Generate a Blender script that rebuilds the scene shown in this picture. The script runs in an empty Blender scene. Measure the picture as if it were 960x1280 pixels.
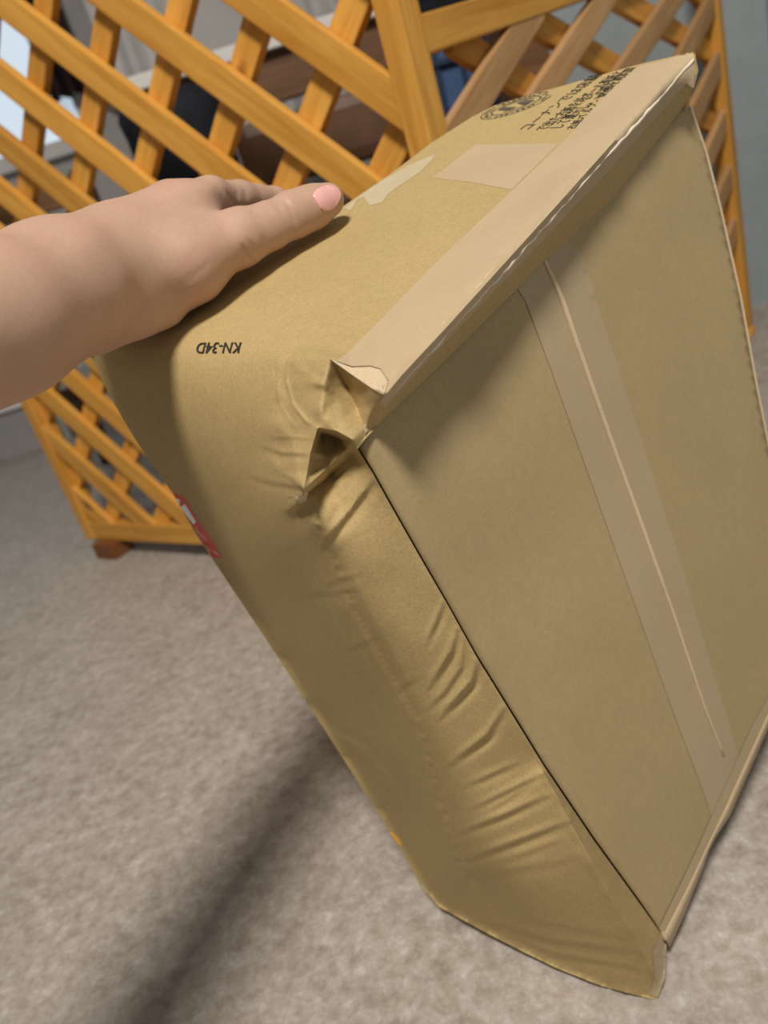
import bpy, bmesh, math, random
import numpy as np
from mathutils import Vector, Matrix
from mathutils.geometry import delaunay_2d_cdt
from mathutils.bvhtree import BVHTree

random.seed(7)
rng = np.random.default_rng(7)
scene = bpy.context.scene
col = scene.collection

# ---------------------------------------------------------------- camera
FPX = 950.0                        # focal length in pixels of the 960x1280 frame
CAM_H = 0.451                      # the phone is held low above the floor
nadir = np.array([700.0, 2230.0, 950.0]); nadir /= np.linalg.norm(nadir)
UP = -nadir
fw = np.array([0, 0, 1.0]); YW = fw - fw.dot(UP) * UP; YW /= np.linalg.norm(YW)
XW = np.cross(YW, UP)
ROT = np.array([XW, YW, UP])       # camera axes (right, down, forward) to room axes
CPOS = np.array([0, 0, CAM_H])

cam_d = bpy.data.cameras.new('camera')
cam = bpy.data.objects.new('camera', cam_d); col.objects.link(cam)
r_, u_, b_ = ROT @ np.array([1, 0, 0.]), ROT @ np.array([0, -1., 0]), ROT @ np.array([0, 0, -1.])
cam.matrix_world = Matrix(((r_[0], u_[0], b_[0], CPOS[0]), (r_[1], u_[1], b_[1], CPOS[1]),
                           (r_[2], u_[2], b_[2], CPOS[2]), (0, 0, 0, 1)))
cam_d.sensor_fit = 'VERTICAL'; cam_d.sensor_height = 36.0
cam_d.lens = FPX / 1280 * 36.0
cam_d.clip_start = 0.02
cam_d.dof.use_dof = True
cam_d.dof.focus_distance = 0.335
cam_d.dof.aperture_fstop = 8.5
scene.camera = cam

# ---------------------------------------------------------------- light
world = bpy.data.worlds.new('world'); scene.world = world
world.use_nodes = True
bg = world.node_tree.nodes['Background']
bg.inputs[0].default_value = (0.93, 0.96, 1.0, 1); bg.inputs[1].default_value = 0.11

lamp_d = bpy.data.lights.new('ceiling_lamp_light', 'AREA')
lamp_d.shape = 'DISK'; lamp_d.size = 0.40; lamp_d.energy = 61
lamp_d.color = (1.0, 0.93, 0.83)
lamp = bpy.data.objects.new('ceiling_lamp_light', lamp_d); col.objects.link(lamp)
lamp.location = (-0.10, -0.72, 2.32)
lamp.rotation_euler = (Vector((0.0, 0.45, 0.1)) - Vector(lamp.location)).to_track_quat('-Z', 'Y').to_euler()

scene.view_settings.view_transform = 'Standard'
scene.view_settings.look = 'None'
scene.view_settings.gamma = 1.0
scene.view_settings.use_curve_mapping = False
scene.view_settings.exposure = -0.08

# ---------------------------------------------------------------- helpers
def ray(px, py):
    return np.array([(px - 480.0) / FPX, (py - 640.0) / FPX, 1.0])
def to_room(p):
    return ROT @ np.asarray(p) + CPOS
def at(px, py, z):
    return to_room(ray(px, py) * z)
def floor_at(px, py, h=0.0):
    r = ray(px, py); return to_room(r * (CAM_H - h) / nadir.dot(r))

def link(o, parent=None):
    col.objects.link(o)
    if parent is not None: o.parent = parent
    return o
def mesh_obj(name, verts, faces, mat, parent=None, smooth=True):
    me = bpy.data.meshes.new(name)
    me.from_pydata([tuple(map(float, v)) for v in verts], [], [tuple(map(int, f)) for f in faces])
    me.update()
    if mat: me.materials.append(mat)
    if smooth: me.polygons.foreach_set('use_smooth', [True] * len(me.polygons))
    return link(bpy.data.objects.new(name, me), parent)
def bm_obj(name, bm, mat, parent=None, smooth=False):
    me = bpy.data.meshes.new(name); bm.to_mesh(me); bm.free()
    if mat: me.materials.append(mat)
    if smooth: me.polygons.foreach_set('use_smooth', [True] * len(me.polygons))
    return link(bpy.data.objects.new(name, me), parent)
def empty(name, loc):
    o = bpy.data.objects.new(name, None); o.location = loc; o.empty_display_size = .05
    return link(o)
def tag(o, label, cat, group=None):
    o['label'] = label; o['category'] = cat
    if group: o['group'] = group
    return o
def box_bm(sx, sy, sz, bevel=0.002, seg=2):
    bm = bmesh.new(); bmesh.ops.create_cube(bm, size=1.0)
    bmesh.ops.scale(bm, vec=(sx, sy, sz), verts=bm.verts)
    if bevel: bmesh.ops.bevel(bm, geom=bm.edges[:], offset=bevel, segments=seg, affect='EDGES', profile=.6)
    return bm
def frame_obj(name, bm, mat, parent, origin, ax, ay, az, smooth=False):
    """link a mesh whose local axes are ax, ay, az at origin (room space)"""
    o = bm_obj(name, bm, mat, parent, smooth)
    m = Matrix(((ax[0], ay[0], az[0], origin[0]), (ax[1], ay[1], az[1], origin[1]), (ax[2], ay[2], az[2], origin[2]), (0, 0, 0, 1)))
    if parent is not None: m = Matrix.Translation(-Vector(parent.location)) @ m
    o.matrix_local = m
    return o
def block(name, lo, hi, mat, parent=None, bevel=0.002):
    lo, hi = np.array(lo, float), np.array(hi, float)
    o = bm_obj(name, box_bm(*(hi - lo), bevel=bevel), mat, parent)
    c = (lo + hi) / 2
    if parent is not None: c = c - np.array(parent.location)
    o.location = c
    return o
def tube_bm(pts, rad, seg=10):
    pts = [Vector(p) for p in pts]; bm = bmesh.new(); rings = []
    n = len(pts)
    for i, p in enumerate(pts):
        t = (pts[min(i + 1, n - 1)] - pts[max(i - 1, 0)]).normalized()
        a = t.orthogonal().normalized() if i == 0 else (a - t * a.dot(t)).normalized()
        b = t.cross(a); r = rad[i] if hasattr(rad, '__len__') else rad
        rings.append([bm.verts.new(p + (a * math.cos(k * 2 * math.pi / seg) + b * math.sin(k * 2 * math.pi / seg)) * r) for k in range(seg)])
    for i in range(n - 1):
        for k in range(seg):
            bm.faces.new((rings[i][k], rings[i][(k + 1) % seg], rings[i + 1][(k + 1) % seg], rings[i + 1][k]))
    bm.faces.new(rings[0][::-1]); bm.faces.new(rings[-1])
    bmesh.ops.recalc_face_normals(bm, faces=bm.faces)
    return bm

# ---------------------------------------------------------------- materials
def new_mat(name):
    m = bpy.data.materials.new(name); m.use_nodes = True
    nt = m.node_tree; return m, nt, nt.nodes['Principled BSDF']
def N(nt, kind, **kw):
    n = nt.nodes.new(kind)
    for k, v in kw.items():
        if k in n.inputs: n.inputs[k].default_value = v
        else: setattr(n, k, v)
    return n
def ramp(nt, fac, stops):
    r = nt.nodes.new('ShaderNodeValToRGB')
    el = r.color_ramp.elements
    while len(el) < len(stops): el.new(0.5)
    for e, (p, c) in zip(el, stops):
        e.position = p; e.color = (*c, 1) if len(c) == 3 else c
    nt.links.new(fac, r.inputs[0]); return r
def mixc(nt, fac, a, b, mode='MIX'):
    m = nt.nodes.new('ShaderNodeMix'); m.data_type = 'RGBA'; m.blend_type = mode
    for s, v in ((m.inputs[0], fac), (m.inputs[6], a), (m.inputs[7], b)):
        if hasattr(v, 'node'): nt.links.new(v, s)
        elif isinstance(v, (int, float)): s.default_value = v
        else: s.default_value = (*v, 1)
    return m.outputs[2]
def plain(name, color, rough=0.6, var=0.12, scale=12, spec=0.3, metallic=0.0):
    m, nt, p = new_mat(name)
    tc = N(nt, 'ShaderNodeTexCoord'); no = N(nt, 'ShaderNodeTexNoise', Scale=scale, Detail=4.0)
    nt.links.new(tc.outputs['Object'], no.inputs['Vector'])
    lo = tuple(c * (1 - var) for c in color); hi = tuple(min(1, c * (1 + var)) for c in color)
    r = ramp(nt, no.outputs[0], [(0.3, lo), (0.7, hi)])
    nt.links.new(r.outputs[0], p.inputs['Base Color'])
    p.inputs['Roughness'].default_value = rough; p.inputs['Specular IOR Level'].default_value = spec
    p.inputs['Metallic'].default_value = metallic
    return m
def cardboard(name, color, speck=0.12, rough=0.72, spec=0.25, bump=0.06, fibre=(1, 1, 1), mottle=0.07):
    m, nt, p = new_mat(name)
    tc = N(nt, 'ShaderNodeTexCoord')
    mp = N(nt, 'ShaderNodeMapping'); mp.inputs['Scale'].default_value = fibre
    nt.links.new(tc.outputs['Object'], mp.inputs[0])
    fine = N(nt, 'ShaderNodeTexNoise', Scale=900.0, Detail=3.0, Roughness=0.7)
    mid = N(nt, 'ShaderNodeTexNoise', Scale=170.0, Detail=4.0, Roughness=0.65)
    big = N(nt, 'ShaderNodeTexNoise', Scale=14.0, Detail=3.0)
    for n_ in (fine, mid, big): nt.links.new(mp.outputs[0], n_.inputs['Vector'])
    c = np.array(color)
    r1 = ramp(nt, fine.outputs[0], [(0.28, tuple(c * (1 - speck * 1.5))), (0.5, tuple(c)), (0.72, tuple(np.minimum(1, c * (1 + speck))))])
    r2 = ramp(nt, mid.outputs[0], [(0.3, (1 - mottle,) * 3), (0.7, (1.0, 1.0, 1.0))])
    r3 = ramp(nt, big.outputs[0], [(0.3, (0.93, 0.93, 0.92)), (0.7, (1.0, 1.0, 1.0))])
    x = mixc(nt, 1.0, r1.outputs[0], r2.outputs[0], 'MULTIPLY')
    x = mixc(nt, 1.0, x, r3.outputs[0], 'MULTIPLY')
    nt.links.new(x, p.inputs['Base Color'])
    b = N(nt, 'ShaderNodeBump', Strength=bump, Distance=0.0006)
    nt.links.new(mid.outputs[0], b.inputs['Height']); nt.links.new(b.outputs[0], p.inputs['Normal'])
    p.inputs['Roughness'].default_value = rough; p.inputs['Specular IOR Level'].default_value = spec
    return m
def wood(name, c_lo, c_hi, knot=(0.16, 0.06, 0.015), rough=0.5):
    m, nt, p = new_mat(name)
    tc = N(nt, 'ShaderNodeTexCoord'); oi = N(nt, 'ShaderNodeObjectInfo')
    add = N(nt, 'ShaderNodeVectorMath', operation='ADD')
    mul = N(nt, 'ShaderNodeVectorMath', operation='SCALE'); 
    cmb = N(nt, 'ShaderNodeCombineXYZ')
    for i in range(3): nt.links.new(oi.outputs['Random'], cmb.inputs[i])
    nt.links.new(cmb.outputs[0], mul.inputs[0]); mul.inputs['Scale'].default_value = 7.0
    nt.links.new(tc.outputs['Object'], add.inputs[0]); nt.links.new(mul.outputs[0], add.inputs[1])
    mp = N(nt, 'ShaderNodeMapping'); mp.inputs['Scale'].default_value = (1.3, 20.0, 20.0)
    nt.links.new(add.outputs[0], mp.inputs[0])
    gr = N(nt, 'ShaderNodeTexNoise', Scale=4.0, Detail=6.0, Roughness=0.6, Distortion=0.6)
    nt.links.new(mp.outputs[0], gr.inputs['Vector'])
    r1 = ramp(nt, gr.outputs[0], [(0.3, c_lo), (0.68, c_hi)])
    mp2 = N(nt, 'ShaderNodeMapping'); mp2.inputs['Scale'].default_value = (5.5, 11.0, 11.0)
    nt.links.new(add.outputs[0], mp2.inputs[0])
    vo = N(nt, 'ShaderNodeTexVoronoi', Scale=1.0); nt.links.new(mp2.outputs[0], vo.inputs['Vector'])
    r2 = ramp(nt, vo.outputs['Distance'], [(0.02, (1, 1, 1)), (0.11, (0, 0, 0))])
    x = mixc(nt, r2.outputs[0], r1.outputs[0], knot)
    hsv = N(nt, 'ShaderNodeHueSaturation')
    mr = N(nt, 'ShaderNodeMapRange'); mr.inputs['To Min'].default_value = 0.86; mr.inputs['To Max'].default_value = 1.12
    nt.links.new(oi.outputs['Random'], mr.inputs[0]); nt.links.new(mr.outputs[0], hsv.inputs['Value'])
    nt.links.new(x, hsv.inputs['Color']); nt.links.new(hsv.outputs[0], p.inputs['Base Color'])
    b = N(nt, 'ShaderNodeBump', Strength=0.12, Distance=0.001)
    nt.links.new(gr.outputs[0], b.inputs['Height']); nt.links.new(b.outputs[0], p.inputs['Normal'])
    p.inputs['Roughness'].default_value = rough; p.inputs['Specular IOR Level'].default_value = 0.3
    return m

M_CARD = cardboard('cardboard', (0.485, 0.355, 0.165))
M_FLAP = cardboard('cardboard_flap', (0.455, 0.343, 0.185), speck=0.07)
M_TAPE = cardboard('kraft_tape', (0.535, 0.41, 0.26), speck=0.06, rough=0.5, mottle=0.05, fibre=(1, 3, 1))
M_SEAM = cardboard('kraft_tape_flat', (0.475, 0.368, 0.23), speck=0.04, rough=0.55, mottle=0.03)
M_RIM = cardboard('paper_edge_and_lit_fold', (0.66, 0.52, 0.35), speck=0.08)
M_CREASE_HI = cardboard('crease_highlight', (0.80, 0.70, 0.56), speck=0.03)
M_CLEAR = cardboard('pale_tape', (0.60, 0.52, 0.36), speck=0.03, rough=0.25, spec=0.5)
M_INK = plain('black_ink', (0.035, 0.03, 0.022), 0.7, 0.2, 200)
M_INK2 = plain('grey_ink', (0.10, 0.088, 0.06), 0.7, 0.2, 200)
M_RED = plain('red_sticker', (0.68, 0.05, 0.04), 0.4, 0.08, 60)
M_WHITE = plain('sticker_white', (0.92, 0.93, 0.97), 0.4, 0.04, 60)
M_PINK = plain('sticker_pink', (0.72, 0.30, 0.30), 0.4, 0.05, 60)
M_ORANGE = plain('sticker_orange', (0.80, 0.42, 0.03), 0.4, 0.05, 60)
M_WOOD = wood('stained_wood', (0.56, 0.245, 0.036), (0.80, 0.42, 0.085))
M_WOOD_LIT = wood('stained_wood_lit', (0.42, 0.22, 0.085), (0.60, 0.36, 0.17))  # copy of the stain for front slats, paled where light strikes them
M_DARKWOOD = wood('dark_wood', (0.05, 0.022, 0.010), (0.115, 0.055, 0.022))
M_FOOT_SHADE = wood('shaded_foot_wood', (0.16, 0.055, 0.018), (0.26, 0.10, 0.035))  # foot wood darkened to red-brown to paint the shade under the panel
M_BROWN = wood('brown_wood', (0.12, 0.055, 0.022), (0.22, 0.11, 0.05))

def floor_mat():
    m, nt, p = new_mat('vinyl_floor')
    tc = N(nt, 'ShaderNodeTexCoord')
    a = N(nt, 'ShaderNodeTexNoise', Scale=78.0, Detail=7.0, Roughness=0.68, Distortion=0.2)
    b = N(nt, 'ShaderNodeTexNoise', Scale=22.0, Detail=4.0, Roughness=0.6)
    v = N(nt, 'ShaderNodeTexVoronoi', Scale=260.0)
    for n_ in (a, b, v): nt.links.new(tc.outputs['Object'], n_.inputs['Vector'])
    r1 = ramp(nt, a.outputs[0], [(0.26, (0.30, 0.26, 0.22)), (0.46, (0.45, 0.402, 0.355)), (0.58, (0.53, 0.485, 0.445)), (0.74, (0.70, 0.67, 0.64))])
    r2 = ramp(nt, b.outputs[0], [(0.3, (0.80, 0.79, 0.77)), (0.7, (1.03, 1.03, 1.03))])
    r3 = ramp(nt, v.outputs['Distance'], [(0.0, (1.08, 1.08, 1.1)), (0.6, (0.90, 0.89, 0.88))])
    x = mixc(nt, 1.0, r1.outputs[0], r2.outputs[0], 'MULTIPLY')
    x = mixc(nt, 0.8, x, r3.outputs[0], 'MULTIPLY')
    nt.links.new(x, p.inputs['Base Color'])
    p.inputs['Roughness'].default_value = 0.5; p.inputs['Specular IOR Level'].default_value = 0.35
    return m
M_FLOOR = floor_mat()
M_WALL = plain('blue_grey_wall', (0.33, 0.375, 0.40), 0.85, 0.05, 30)
M_WALL2 = plain('pale_wall', (0.50, 0.49, 0.47), 0.85, 0.05, 20)

# ---------------------------------------------------------------- room
def struct(o): o['kind'] = 'structure'; return o
struct(block('floor', (-3.2, -1.6, -0.05), (2.6, 3.35, 0.0), M_FLOOR, bevel=0))
struct(block('wall_right', (0.552, 1.60, 0.0), (2.6, 1.70, 2.45), M_WALL, bevel=0))
struct(block('trim_1', (0.477, 1.585, 0.0), (0.552, 1.71, 2.45), M_BROWN, bevel=0.003))
struct(block('wall_side_unseen', (0.98, -1.6, 0.0), (1.08, 1.60, 2.45), M_WALL, bevel=0))  # unseen wall, added to cut the fill light on the box front
struct(block('wall_front_unseen', (-3.2, -1.7, 0.0), (1.35, -1.6, 2.45), M_WALL, bevel=0))  # unseen wall behind the camera, added to hold back fill light
struct(block('wall_left', (-3.3, -1.7, 0.0), (-3.2, 3.35, 2.45), M_WALL, bevel=0))
wb = struct(block('wall_back', (-3.2, 3.2, 0.0), (2.6, 3.35, 2.45), M_WALL2, bevel=0))

# ---------------------------------------------------------------- cardboard box: reference planes (unit length = 0.27 m)
S = 0.27
class Plane:                       # 1/z is linear over the picture on any plane
    def __init__(s, *pts):
        A = np.array([[(p[0] - 480) / FPX, (p[1] - 640) / FPX, 1.0] for p in pts])
        s.k = np.linalg.solve(A, np.array([1.0 / p[2] for p in pts]))
        s.n = s.k / np.linalg.norm(s.k)
    def inv(s, px, py): return s.k[0] * (px - 480) / FPX + s.k[1] * (py - 640) / FPX + s.k[2]
    def z(s, px, py): return 1.0 / s.inv(px, py)
    def p(s, px, py): return ray(px, py) * s.z(px, py)
PA = Plane((485, 490, 1.0), (868, 65, 1.5), (150, 425, 1.45))
PF = Plane((440, 555, 1.06), (862, 135, 1.595), (828, 1185, 1.615))

def in_poly(P, poly):
    x, y = P[:, 0], P[:, 1]; c = np.zeros(len(P), bool)
    q = np.array(poly, float); j = len(q) - 1
    for i in range(len(q)):
        xi, yi = q[i]; xj, yj = q[j]
        t = ((yi > y) != (yj > y)) & (x < (xj - xi) * (y - yi) / (yj - yi + 1e-12) + xi)
        c ^= t; j = i
    return c
def dist_poly(P, poly, closed=True):
    q = np.array(poly, float); d = np.full(len(P), 1e9)
    for i in range(len(q) if closed else len(q) - 1):
        a, b = q[i], q[(i + 1) % len(q)]; ab = b - a
        t = np.clip(((P - a) @ ab) / max(ab @ ab, 1e-9), 0, 1)
        d = np.minimum(d, np.linalg.norm(P - a - t[:, None] * ab, axis=1))
    return d
def resample(poly, step, closed=True):
    out = []; q = [np.array(p, float) for p in poly]
    for i in range(len(q) if closed else len(q) - 1):
        a, b = q[i], q[(i + 1) % len(q)]; n = max(1, int(round(np.linalg.norm(b - a) / step)))
        out += [a + (b - a) * k / n for k in range(n)]
    if not closed: out.append(q[-1])
    return np.array(out)
def hexgrid(poly, step):
    q = np.array(poly); lo, hi = q.min(0), q.max(0)
    ys = np.arange(lo[1], hi[1], step * .866); pts = []
    for k, y in enumerate(ys):
        xs = np.arange(lo[0] + (k % 2) * step / 2, hi[0], step)
        pts.append(np.stack([xs, np.full(len(xs), y)], 1))
    P = np.concatenate(pts)
    P = P[in_poly(P, poly)]
    return P[dist_poly(P, poly) > step * .45]
def patch(poly, step, fine=None, lines=()):
    """triangulated sheet over an outline: points, faces, number of outline points"""
    b = resample(poly, step); G = hexgrid(poly, step)
    done = []
    for fp, fs in (fine or []):
        G = G[~in_poly(G, fp)]; g2 = hexgrid(fp, fs); g2 = g2[in_poly(g2, poly)]
        for d_ in done: g2 = g2[~in_poly(g2, d_)]
        g2 = g2[dist_poly(g2, poly) > fs * .6]; G = np.concatenate([G, g2]); done.append(fp)
    extra = [resample(l, 2.0, False) for l in lines]
    if extra:
        E = np.concatenate(extra); E = E[in_poly(E, poly)]; E = E[dist_poly(E, poly) > 1.0]
        E = np.unique(np.round(E, 2), axis=0)
        keep = np.ones(len(G), bool)
        for l in lines: keep &= dist_poly(G, l, False) > 1.1
        G = np.concatenate([G[keep], E])
    P = np.concatenate([b, G]); nb = len(b)
    edges = [(i, (i + 1) % nb) for i in range(nb)]
    v, e, f, *_ = delaunay_2d_cdt([Vector(p) for p in P], edges, [], 0, 1e-4)
    V = np.array([tuple(p) for p in v]); F = np.array([t for t in f if len(t) == 3])
    cen = V[F].mean(1); F = F[in_poly(cen, poly)]
    a, b2, c = V[F[:, 0]], V[F[:, 1]], V[F[:, 2]]
    cr = (b2 - a)[:, 0] * (c - a)[:, 1] - (b2 - a)[:, 1] * (c - a)[:, 0]
    F[cr > 0] = F[cr > 0][:, ::-1]
    return V, F, nb
def tin(ctrl, creases):
    """piecewise flat interpolation of 1/z over control points with crease lines"""
    P = [Vector(c[:2]) for c in ctrl]; idx = {tuple(c[:2]): i for i, c in enumerate(ctrl)}
    ed = []
    for l in creases: ed += [(idx[tuple(a)], idx[tuple(b)]) for a, b in zip(l[:-1], l[1:])]
    v, e, f, ov, *_ = delaunay_2d_cdt(P, ed, [], 0, 1e-4)
    V = np.array([tuple(p) for p in v]); iz = np.zeros(len(v))
    for i, o in enumerate(ov):
        if len(o): iz[i] = 1.0 / ctrl[o[0]][2]
        else:
            d = [(np.hypot(V[i][0] - c[0], V[i][1] - c[1]), c[2]) for c in ctrl]; d.sort(); iz[i] = 1 / d[0][1]
    T = [t for t in f if len(t) == 3]
    def ev(Q):
        out = np.full(len(Q), np.nan)
        for t in T:
            a, b, c = V[t[0]], V[t[1]], V[t[2]]
            M = np.array([b - a, c - a]).T; dt = np.linalg.det(M)
            if abs(dt) < 1e-9: continue
            w = np.linalg.solve(M, (Q - a).T); m = (w[0] >= -1e-6) & (w[1] >= -1e-6) & (w.sum(0) <= 1 + 1e-6)
            out[m] = iz[t[0]] + w[0][m] * (iz[t[1]] - iz[t[0]]) + w[1][m] * (iz[t[2]] - iz[t[0]])
        bad = np.isnan(out)
        for i in np.where(bad)[0]:
            k = np.argmin(np.linalg.norm(V - Q[i], axis=1)); out[i] = iz[k]
        return out
    return ev
def smooth_field(vals, F, n, mask):
    E = np.concatenate([F[:, [0, 1]], F[:, [1, 2]], F[:, [2, 0]]]); E = np.unique(np.sort(E, 1), axis=0)
    deg = np.bincount(E.ravel(), minlength=len(vals)).astype(float)
    for i in range(n):
        s = np.bincount(E[:, 0], vals[E[:, 1]], len(vals)) + np.bincount(E[:, 1], vals[E[:, 0]], len(vals))
        m = mask(i) if callable(mask) else mask
        vals = vals + m * .6 * (s / np.maximum(deg, 1) - vals)
    return vals
def vnoise(Q, scale, seed=0):
    r = np.random.default_rng(seed); g = r.random((160, 160))
    x = Q / scale + 40; i = np.floor(x).astype(int); t = x - i; t = t * t * (3 - 2 * t)
    i = i % 159
    a = g[i[:, 0], i[:, 1]]; b = g[i[:, 0] + 1, i[:, 1]]; c = g[i[:, 0], i[:, 1] + 1]; d = g[i[:, 0] + 1, i[:, 1] + 1]
    return (a * (1 - t[:, 0]) + b * t[:, 0]) * (1 - t[:, 1]) + (c * (1 - t[:, 0]) + d * t[:, 0]) * t[:, 1] - .5
def crease_d(Q, line, w, h, kind='step', ends=True):
    """relief of one fold along a polyline: + is towards the viewer's side"""
    q = np.array(line, float); best = np.full(len(Q), 1e9); sd = np.zeros(len(Q)); tt = np.zeros(len(Q))
    L = np.concatenate([[0], np.cumsum(np.linalg.norm(np.diff(q, axis=0), axis=1))])
    for i in range(len(q) - 1):
        a, b = q[i], q[i + 1]; ab = b - a; l = np.linalg.norm(ab); t = np.clip(((Q - a) @ ab) / l / l, 0, 1)
        dv = Q - a - t[:, None] * ab; d = np.linalg.norm(dv, axis=1); m = d < best
        best[m] = d[m]; sd[m] = np.sign(ab[0] * dv[m, 1] - ab[1] * dv[m, 0]) * d[m]; tt[m] = (L[i] + t[m] * l) / L[-1]
    env = np.sin(np.pi * np.clip(tt, 0.04, .96)) ** .5 if ends else 1.0
    if kind == 'ridge': return h * np.exp(-(best / w) ** 2) * env
    return h * (sd / w) * np.exp(.5 - .5 * (sd / w) ** 2) * np.exp(-(np.maximum(best - np.abs(sd), 0) / w) ** 2) * env

# -------- the outline of the visible shell (top panel, crushed corner, long side)
TOP_EDGE = [(868, 64), (835, 72), (800, 80), (750, 94), (700, 108), (660, 119), (620, 131), (590, 146), (565, 162), (540, 178),
            (490, 216), (430, 257), (380, 288), (330, 317), (270, 349), (215, 381), (175, 404), (148, 418), (128, 430)]
LEFT_EDGE = [(114, 447), (141, 502), (169, 549), (194, 586), (216, 617), (245, 668), (279, 719), (330, 795), (385, 880), (430, 950),
             (470, 1012), (500, 1060), (525, 1105), (548, 1133)]
BASE_EDGE = [(600, 1162), (650, 1188), (695, 1210), (750, 1232), (790, 1243), (820, 1250), (829, 1225)]
FLAP_EDGE = [(833, 1182), (825, 1165), (800, 1130), (742, 1050), (680, 958), (640, 893), (595, 820), (560, 757), (527, 700),
             (490, 635), (465, 590), (447, 561)]
LIP_LOW = [(458, 547), (472, 532), (560, 447), (680, 328), (764, 250), (857, 130)]
LIP_END = [(867, 110), (873, 88)]
SHELL = TOP_EDGE + LEFT_EDGE + BASE_EDGE + FLAP_EDGE + LIP_LOW + LIP_END
LIP_TOP = [(484, 491), (503, 468), (560, 407), (675, 280), (770, 174), (868, 64)]

C = {}
def cp(x, y, z): C[(x, y)] = z
for x, y in TOP_EDGE: cp(x, y, PA.z(x, y))
for x, y in LIP_TOP: cp(x, y, PA.z(x, y))
for x, y in [(200, 432), (250, 435), (300, 437), (350, 437)]: cp(x, y, PA.z(x, y))
cp(436, 440, PA.z(436, 440)); cp(300, 400, PA.z(300, 400)); cp(600, 280, PA.z(600, 280)); cp(520, 400, PA.z(520, 400))
for (x, y), z in zip(LEFT_EDGE, [1.50, 1.56, 1.61, 1.65, 1.68, 1.74, 1.78, 1.83, 1.875, 1.895, 1.91, 1.915, 1.92, 1.92]): cp(x, y, z)
for (x, y), z in zip(BASE_EDGE, [1.83, 1.765, 1.705, 1.645, 1.61, 1.60, 1.595]): cp(x, y, z)
for i, (x, y) in enumerate(FLAP_EDGE): cp(x, y, PF.z(x, y) - (0.004 if i > 4 else -.012))
for x, y in LIP_LOW: cp(x, y, PF.z(x, y) - 0.003)
for x, y in LIP_END: cp(x, y, 1.515)
# rim of the long side beside the recessed flap
RIM = [(680, 966), (738, 1073), (790, 1162), (818, 1222)]
for (x, y), d in zip(RIM, [.012, .07, .085, .04]): cp(x, y, PF.z(x, y) - d)
# rounded ridge of the long side
RIDGE = [(381, 617), (402, 655), (430, 705), (480, 795), (520, 870), (550, 930), (575, 995), (600, 1060), (650, 1105), (700, 1150), (760, 1200)]
for (x, y), z in zip(RIDGE, [1.065, 1.10, 1.13, 1.20, 1.27, 1.325, 1.39, 1.45, 1.50, 1.55, 1.59]): cp(x, y, z)
# belly of the long side
for x, y, z in [(190, 480, 1.42), (210, 540, 1.43), (250, 500, 1.32), (260, 590, 1.39), (320, 520, 1.215), (330, 590, 1.25), (300, 660, 1.44),
                (350, 660, 1.25), (365, 740, 1.435), (420, 800, 1.38), (440, 880, 1.565), (500, 960, 1.55), (545, 1050, 1.64), (620, 1120, 1.65)]: cp(x, y, z)
# crushed corner
for x, y, z in [(370, 432, PA.z(370, 432)), (413, 449, 1.072), (440, 459, PA.z(440, 459) - .004), (463, 458, PA.z(463, 458) - .004), (489, 466, PA.z(489, 466)),
                (440, 469, 1.060), (462, 484, 1.018),
                (425, 470, 1.10), (434, 484, 1.115), (446, 508, 1.105), (456, 536, 1.070), (464, 512, 1.045), (450, 494, 1.080),
                (404, 482, 1.066), (425, 500, 1.085), (402, 512, 1.060), (428, 525, 1.065), (440, 549, 1.050),
                (397, 534, 1.066), (420, 538, 1.055), (403, 543, 1.15), (421, 549, 1.15), (435, 557, 1.085),
                (388, 566, 1.075), (393, 572, 1.105), (384, 590, 1.075), (391, 588, 1.10), (380, 611, 1.048),
                (408, 572, 1.128), (410, 584, 1.125), (434, 561, 1.100), (383, 619, 1.125), (414, 594, 1.172), (441, 568, 1.125),
                (395, 640, 1.110), (420, 625, 1.125), (450, 600, 1.105),
                (360, 450, 1.16), (360, 500, 1.145), (365, 545, 1.125), (355, 590, 1.150), (372, 590, 1.095), (376, 520, 1.105)]: cp(x, y, z)
ctrl = [(x, y, z) for (x, y), z in C.items()]
CREASES = [[(868, 64)][:1] and LIP_TOP[::-1], RIM, RIDGE[1:],
           [(413, 449), (440, 459), (463, 458), (489, 466)], [(413, 449), (425, 470), (434, 484), (446, 508), (456, 536)],
           [(413, 449), (440, 469), (462, 484), (484, 491)],
           [(397, 534), (420, 538), (440, 549)], [(403, 543), (421, 549), (435, 557)],
           [(397, 534), (388, 566), (384, 590), (380, 611)], [(380, 611), (410, 584), (434, 561)], [(383, 619), (414, 594), (441, 568)],
           [(350, 437), (370, 432), (413, 449)]]
shell_inv = tin(ctrl, CREASES)
CRUSH = [(345, 425), (500, 425), (505, 500), (470, 560), (445, 600), (400, 660), (365, 640), (345, 560)]
FOLDS = [(480, 640), (530, 700), (605, 835), (690, 970), (745, 1055), (805, 1140), (825, 1200), (760, 1235), (640, 1175), (575, 1085), (520, 900), (440, 760), (395, 650), (445, 600)]
SHARP = [LIP_TOP[:-1], RIM] + [c for c in CREASES[3:11]]
SV, SF, SNB = patch(SHELL, 4.2, fine=[(CRUSH, 1.9), (FOLDS, 2.8)], lines=SHARP)
sz = shell_inv(SV)
isb = np.zeros(len(SV), bool); isb[:SNB] = True
dcrush = np.where(in_poly(SV, CRUSH), 0, dist_poly(SV, CRUSH))
dlip = dist_poly(SV, LIP_TOP, False); drim = dist_poly(SV, RIM, False)
soft = np.clip(dcrush / 40, 0, 1) * np.clip(dlip / 25, 0, 1) * np.clip(drim / 15, 0, 1)
free = (~isb).astype(float)
sz = smooth_field(sz, SF, 150, lambda i: free * soft)
dsharp = np.min([dist_poly(SV, l, False) for l in SHARP], axis=0)
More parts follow.
